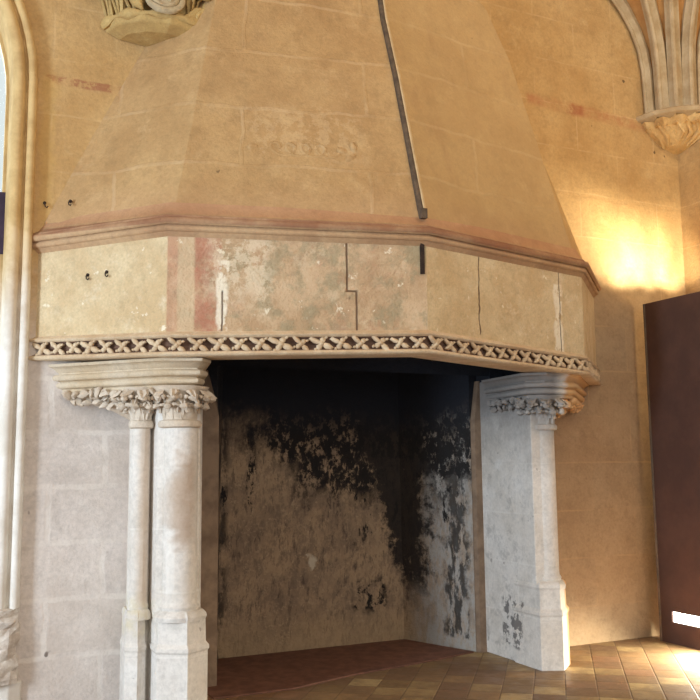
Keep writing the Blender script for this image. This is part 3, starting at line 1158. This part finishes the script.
# rolled lip round the lower edge
bm = bmesh.new()
lip = [Vector(p) for p in half_ring(CX, .405, 4.845, 24, .85)]
tube(bm, lip, [.030 + .010 * math.sin(k * 1.3) for k in range(len(lip))], 8)
obj('rolled_lip', bm, 'boss', cb, smooth=True, rough=.02, rs=9)
for k, (a, hh, sz) in enumerate(((188, .30, .20), (212, .26, .16), (232, .18, .12), (300, .22, .15), (322, .30, .20), (350, .28, .20))):
    d = Vector((math.cos(math.radians(a)), math.sin(math.radians(a)) * .85, 0))
    bm = bmesh.new()
    leaf(bm, Vector((CX, 0, 4.84)) + d * .34, d, hh, sz)
    sd = Vector((-d.y, d.x, 0))
    for q_ in (-1, 0, 1):
        tube(bm, [Vector((CX, 0, 4.86)) + d * .37 + sd * .03 * q_, Vector((CX, 0, 4.86 + hh * .6)) + d * .42 + sd * .06 * q_,
                  Vector((CX, 0, 4.84 + hh)) + d * .52 + sd * .085 * q_], .013, 6)
    obj('leaf', bm, 'boss', cb, smooth=True, rough=.03, rs=8)
for (x, z, an) in ((CX + .24, 4.93, 35), (CX + .31, 4.96, 20), (CX + .17, 4.90, 55), (CX - .27, 4.95, -40)):
    bm = bmesh.new()
    R0 = Matrix.Rotation(math.radians(an), 3, 'Y')
    blob(bm, (x, -.30, z), (.028, .045, .12), R0, 3)
    obj('leaf_fold', bm, 'boss', cb, smooth=True, rough=.02, rs=12)

# ------------------------------------------------------------------ vault springer in the right corner
vs_ = thing('vault_springer', 'bundle of moulded stone vault ribs rising from the right corner', 'vault ribs', (3.6, 0, 4.97))
starts = [((3.235, -.035), (-1, -.02)), ((3.285, -.165), (-.86, -.42)), ((3.37, -.265), (-.70, -.70)), ((3.47, -.345), (-.42, -.86)), ((3.585, -.40), (-.02, -1))]


def off(z):
    t = max(0, z - 5.45)
    return .62 * t * t + .05 * max(0, z - 5.0)


ZS = [4.95, 5.2, 5.45, 5.65, 5.85, 6.05, 6.25, 6.5, 6.75, 7.0, 7.195]
bm = bmesh.new()
rings = []
for z in ZS:
    o_ = off(z)
    r = [(3.618, -.002, z)]
    r.append((3.22 - o_, -.002, z))
    for (p, d) in starts:
        r.append((p[0] + .03 + d[0] * o_ * .96, min(0, p[1] + .03 + d[1] * o_ * .96), z))
    r.append((3.618, -.42 - o_, z))
    rings.append(r)
loft(bm, rings)
obj('vault_web', bm, 'web', vs_)
for i, (p, d) in enumerate(starts):
    dd = Vector((d[0], d[1], 0)).normalized()
    out = Vector((-math.cos(math.radians([8, 28, 45, 62, 82][i])), -math.sin(math.radians([8, 28, 45, 62, 82][i])), 0))
    sd = Vector((-out.y, out.x, 0))
    pr_ = [(-.055, -.05), (-.055, .0), (-.040, .012), (-.034, .03), (-.018, .045), (-.016, .062), (0, .072), (.016, .062), (.018, .045), (.034, .03), (.040, .012), (.055, 0), (.055, -.05)]
    if i in (0, 4):
        pr_ = [(a * .85, b * .7) for a, b in pr_]
    pr_ = [(a * 1.2, b) for a, b in pr_]
    bm = bmesh.new()
    rings = []
    for z in ZS:
        o_ = off(z)
        c = Vector((p[0] + d[0] * o_, p[1] + d[1] * o_, z))
        rings.append([tuple(c + sd * a + out * b + Vector((0, 0, -b * 1.2 * min(1, o_ * 2)))) for a, b in pr_])
    loft(bm, rings)
    obj('rib', bm, 'ribgrey', vs_, smooth=True)
# impost slab and carved corbel
bm = bmesh.new()
rg = []
for r, z in ((.43, 4.90), (.50, 4.925), (.52, 4.955), (.50, 4.975)):
    rg.append([(3.618, .01, z)] + [(3.618 - r * 1.02 * math.cos(a) if k else 3.618 - r * 1.02, -r * math.sin(a) + (.01 if k == 0 else 0), z)
                                  for k, a in enumerate([PI / 2 * j / 4 for j in range(5)])])
loft(bm, rg)
obj('abacus', bm, 'ribgrey', vs_, bevel=.004)
bm = bmesh.new()
rg = []
random.seed(4)
for j, (r, z) in enumerate(((.06, 4.655), (.14, 4.675), (.22, 4.70), (.28, 4.74), (.33, 4.78), (.40, 4.84), (.45, 4.90), (.43, 4.915))):
    ring = [(3.618, .01, z)]
    for k in range(13):
        a = PI / 2 * k / 12
        rr = r * (1 + .10 * math.sin(k * 2.1 + j * 1.1)) if 0 < k < 12 else r
        ring.append((3.618 - rr * math.cos(a), -rr * math.sin(a) + (.01 if k == 0 else 0), z))
    rg.append(ring)
loft(bm, rg)
kb = obj('corbel', bm, 'corbel', vs_, smooth=True)
for k in range(7):
    a = PI / 2 * (k + .5) / 7
    d = Vector((-math.cos(a), -math.sin(a), 0))
    bm = bmesh.new()
    leaf(bm, Vector((3.62, 0, 4.73)) + d * .24, d, .15, .15)
    tube(bm, [Vector((3.62, 0, 4.69)) + d * .2, Vector((3.62, 0, 4.76)) + d * .33 + Vector((.04, -.04, 0)), Vector((3.62, 0, 4.86)) + d * .42], .016, 7)
    obj('leaf', bm, 'corbel', kb, smooth=True, rough=.02, rs=12)

# ------------------------------------------------------------------ dark exhibition board by the right wall
pn = thing('exhibition_board', 'tall dark brown board standing at the right with a glowing slot near its foot', 'board', (2.94, -1.4, 0))
bm = bmesh.new()
PX0, PX1, PY0, PY1, PZ = 2.88, 2.98, -2.9, -.21, 3.04
SY0, SY1, S0, S1 = -2.6, -.34, .185, .275
# board with a slot opening in its left face
box(bm, PX0, PX1, PY0, PY1, S1, PZ)
box(bm, PX0, PX1, PY0, PY1, 0, S0)
box(bm, PX0, PX1, SY1, PY1, S0, S1)
box(bm, PX0, PX1, PY0, SY0, S0, S1)
box(bm, PX0 + .05, PX1, SY0, SY1, S0, S1)
obj('board', bm, 'panel', pn)
bm = bmesh.new()
box(bm, PX0 - .006, PX1 + .005, PY1, PY1 + .02, 0, PZ + .0)
obj('shade_strip', bm, 'panel_shade', pn)  # thin grey strip added for the shaded wall beside the board
bm = bmesh.new()
box(bm, PX0 + .02, PX0 + .05, SY0, SY1, S0, S1)
obj('slot_glow_strip', bm, 'slot_glow_mat', pn)  # glowing strip added for the white light showing through the slot
sl = area('slot_fill_light', (2.868, -.95, .23), (2.55, -.85, -.12), 1.1, .07, 140, (1.0, .92, .72))  # light added at the slot in place of sun on the floor
sl.data.spread = math.radians(130)
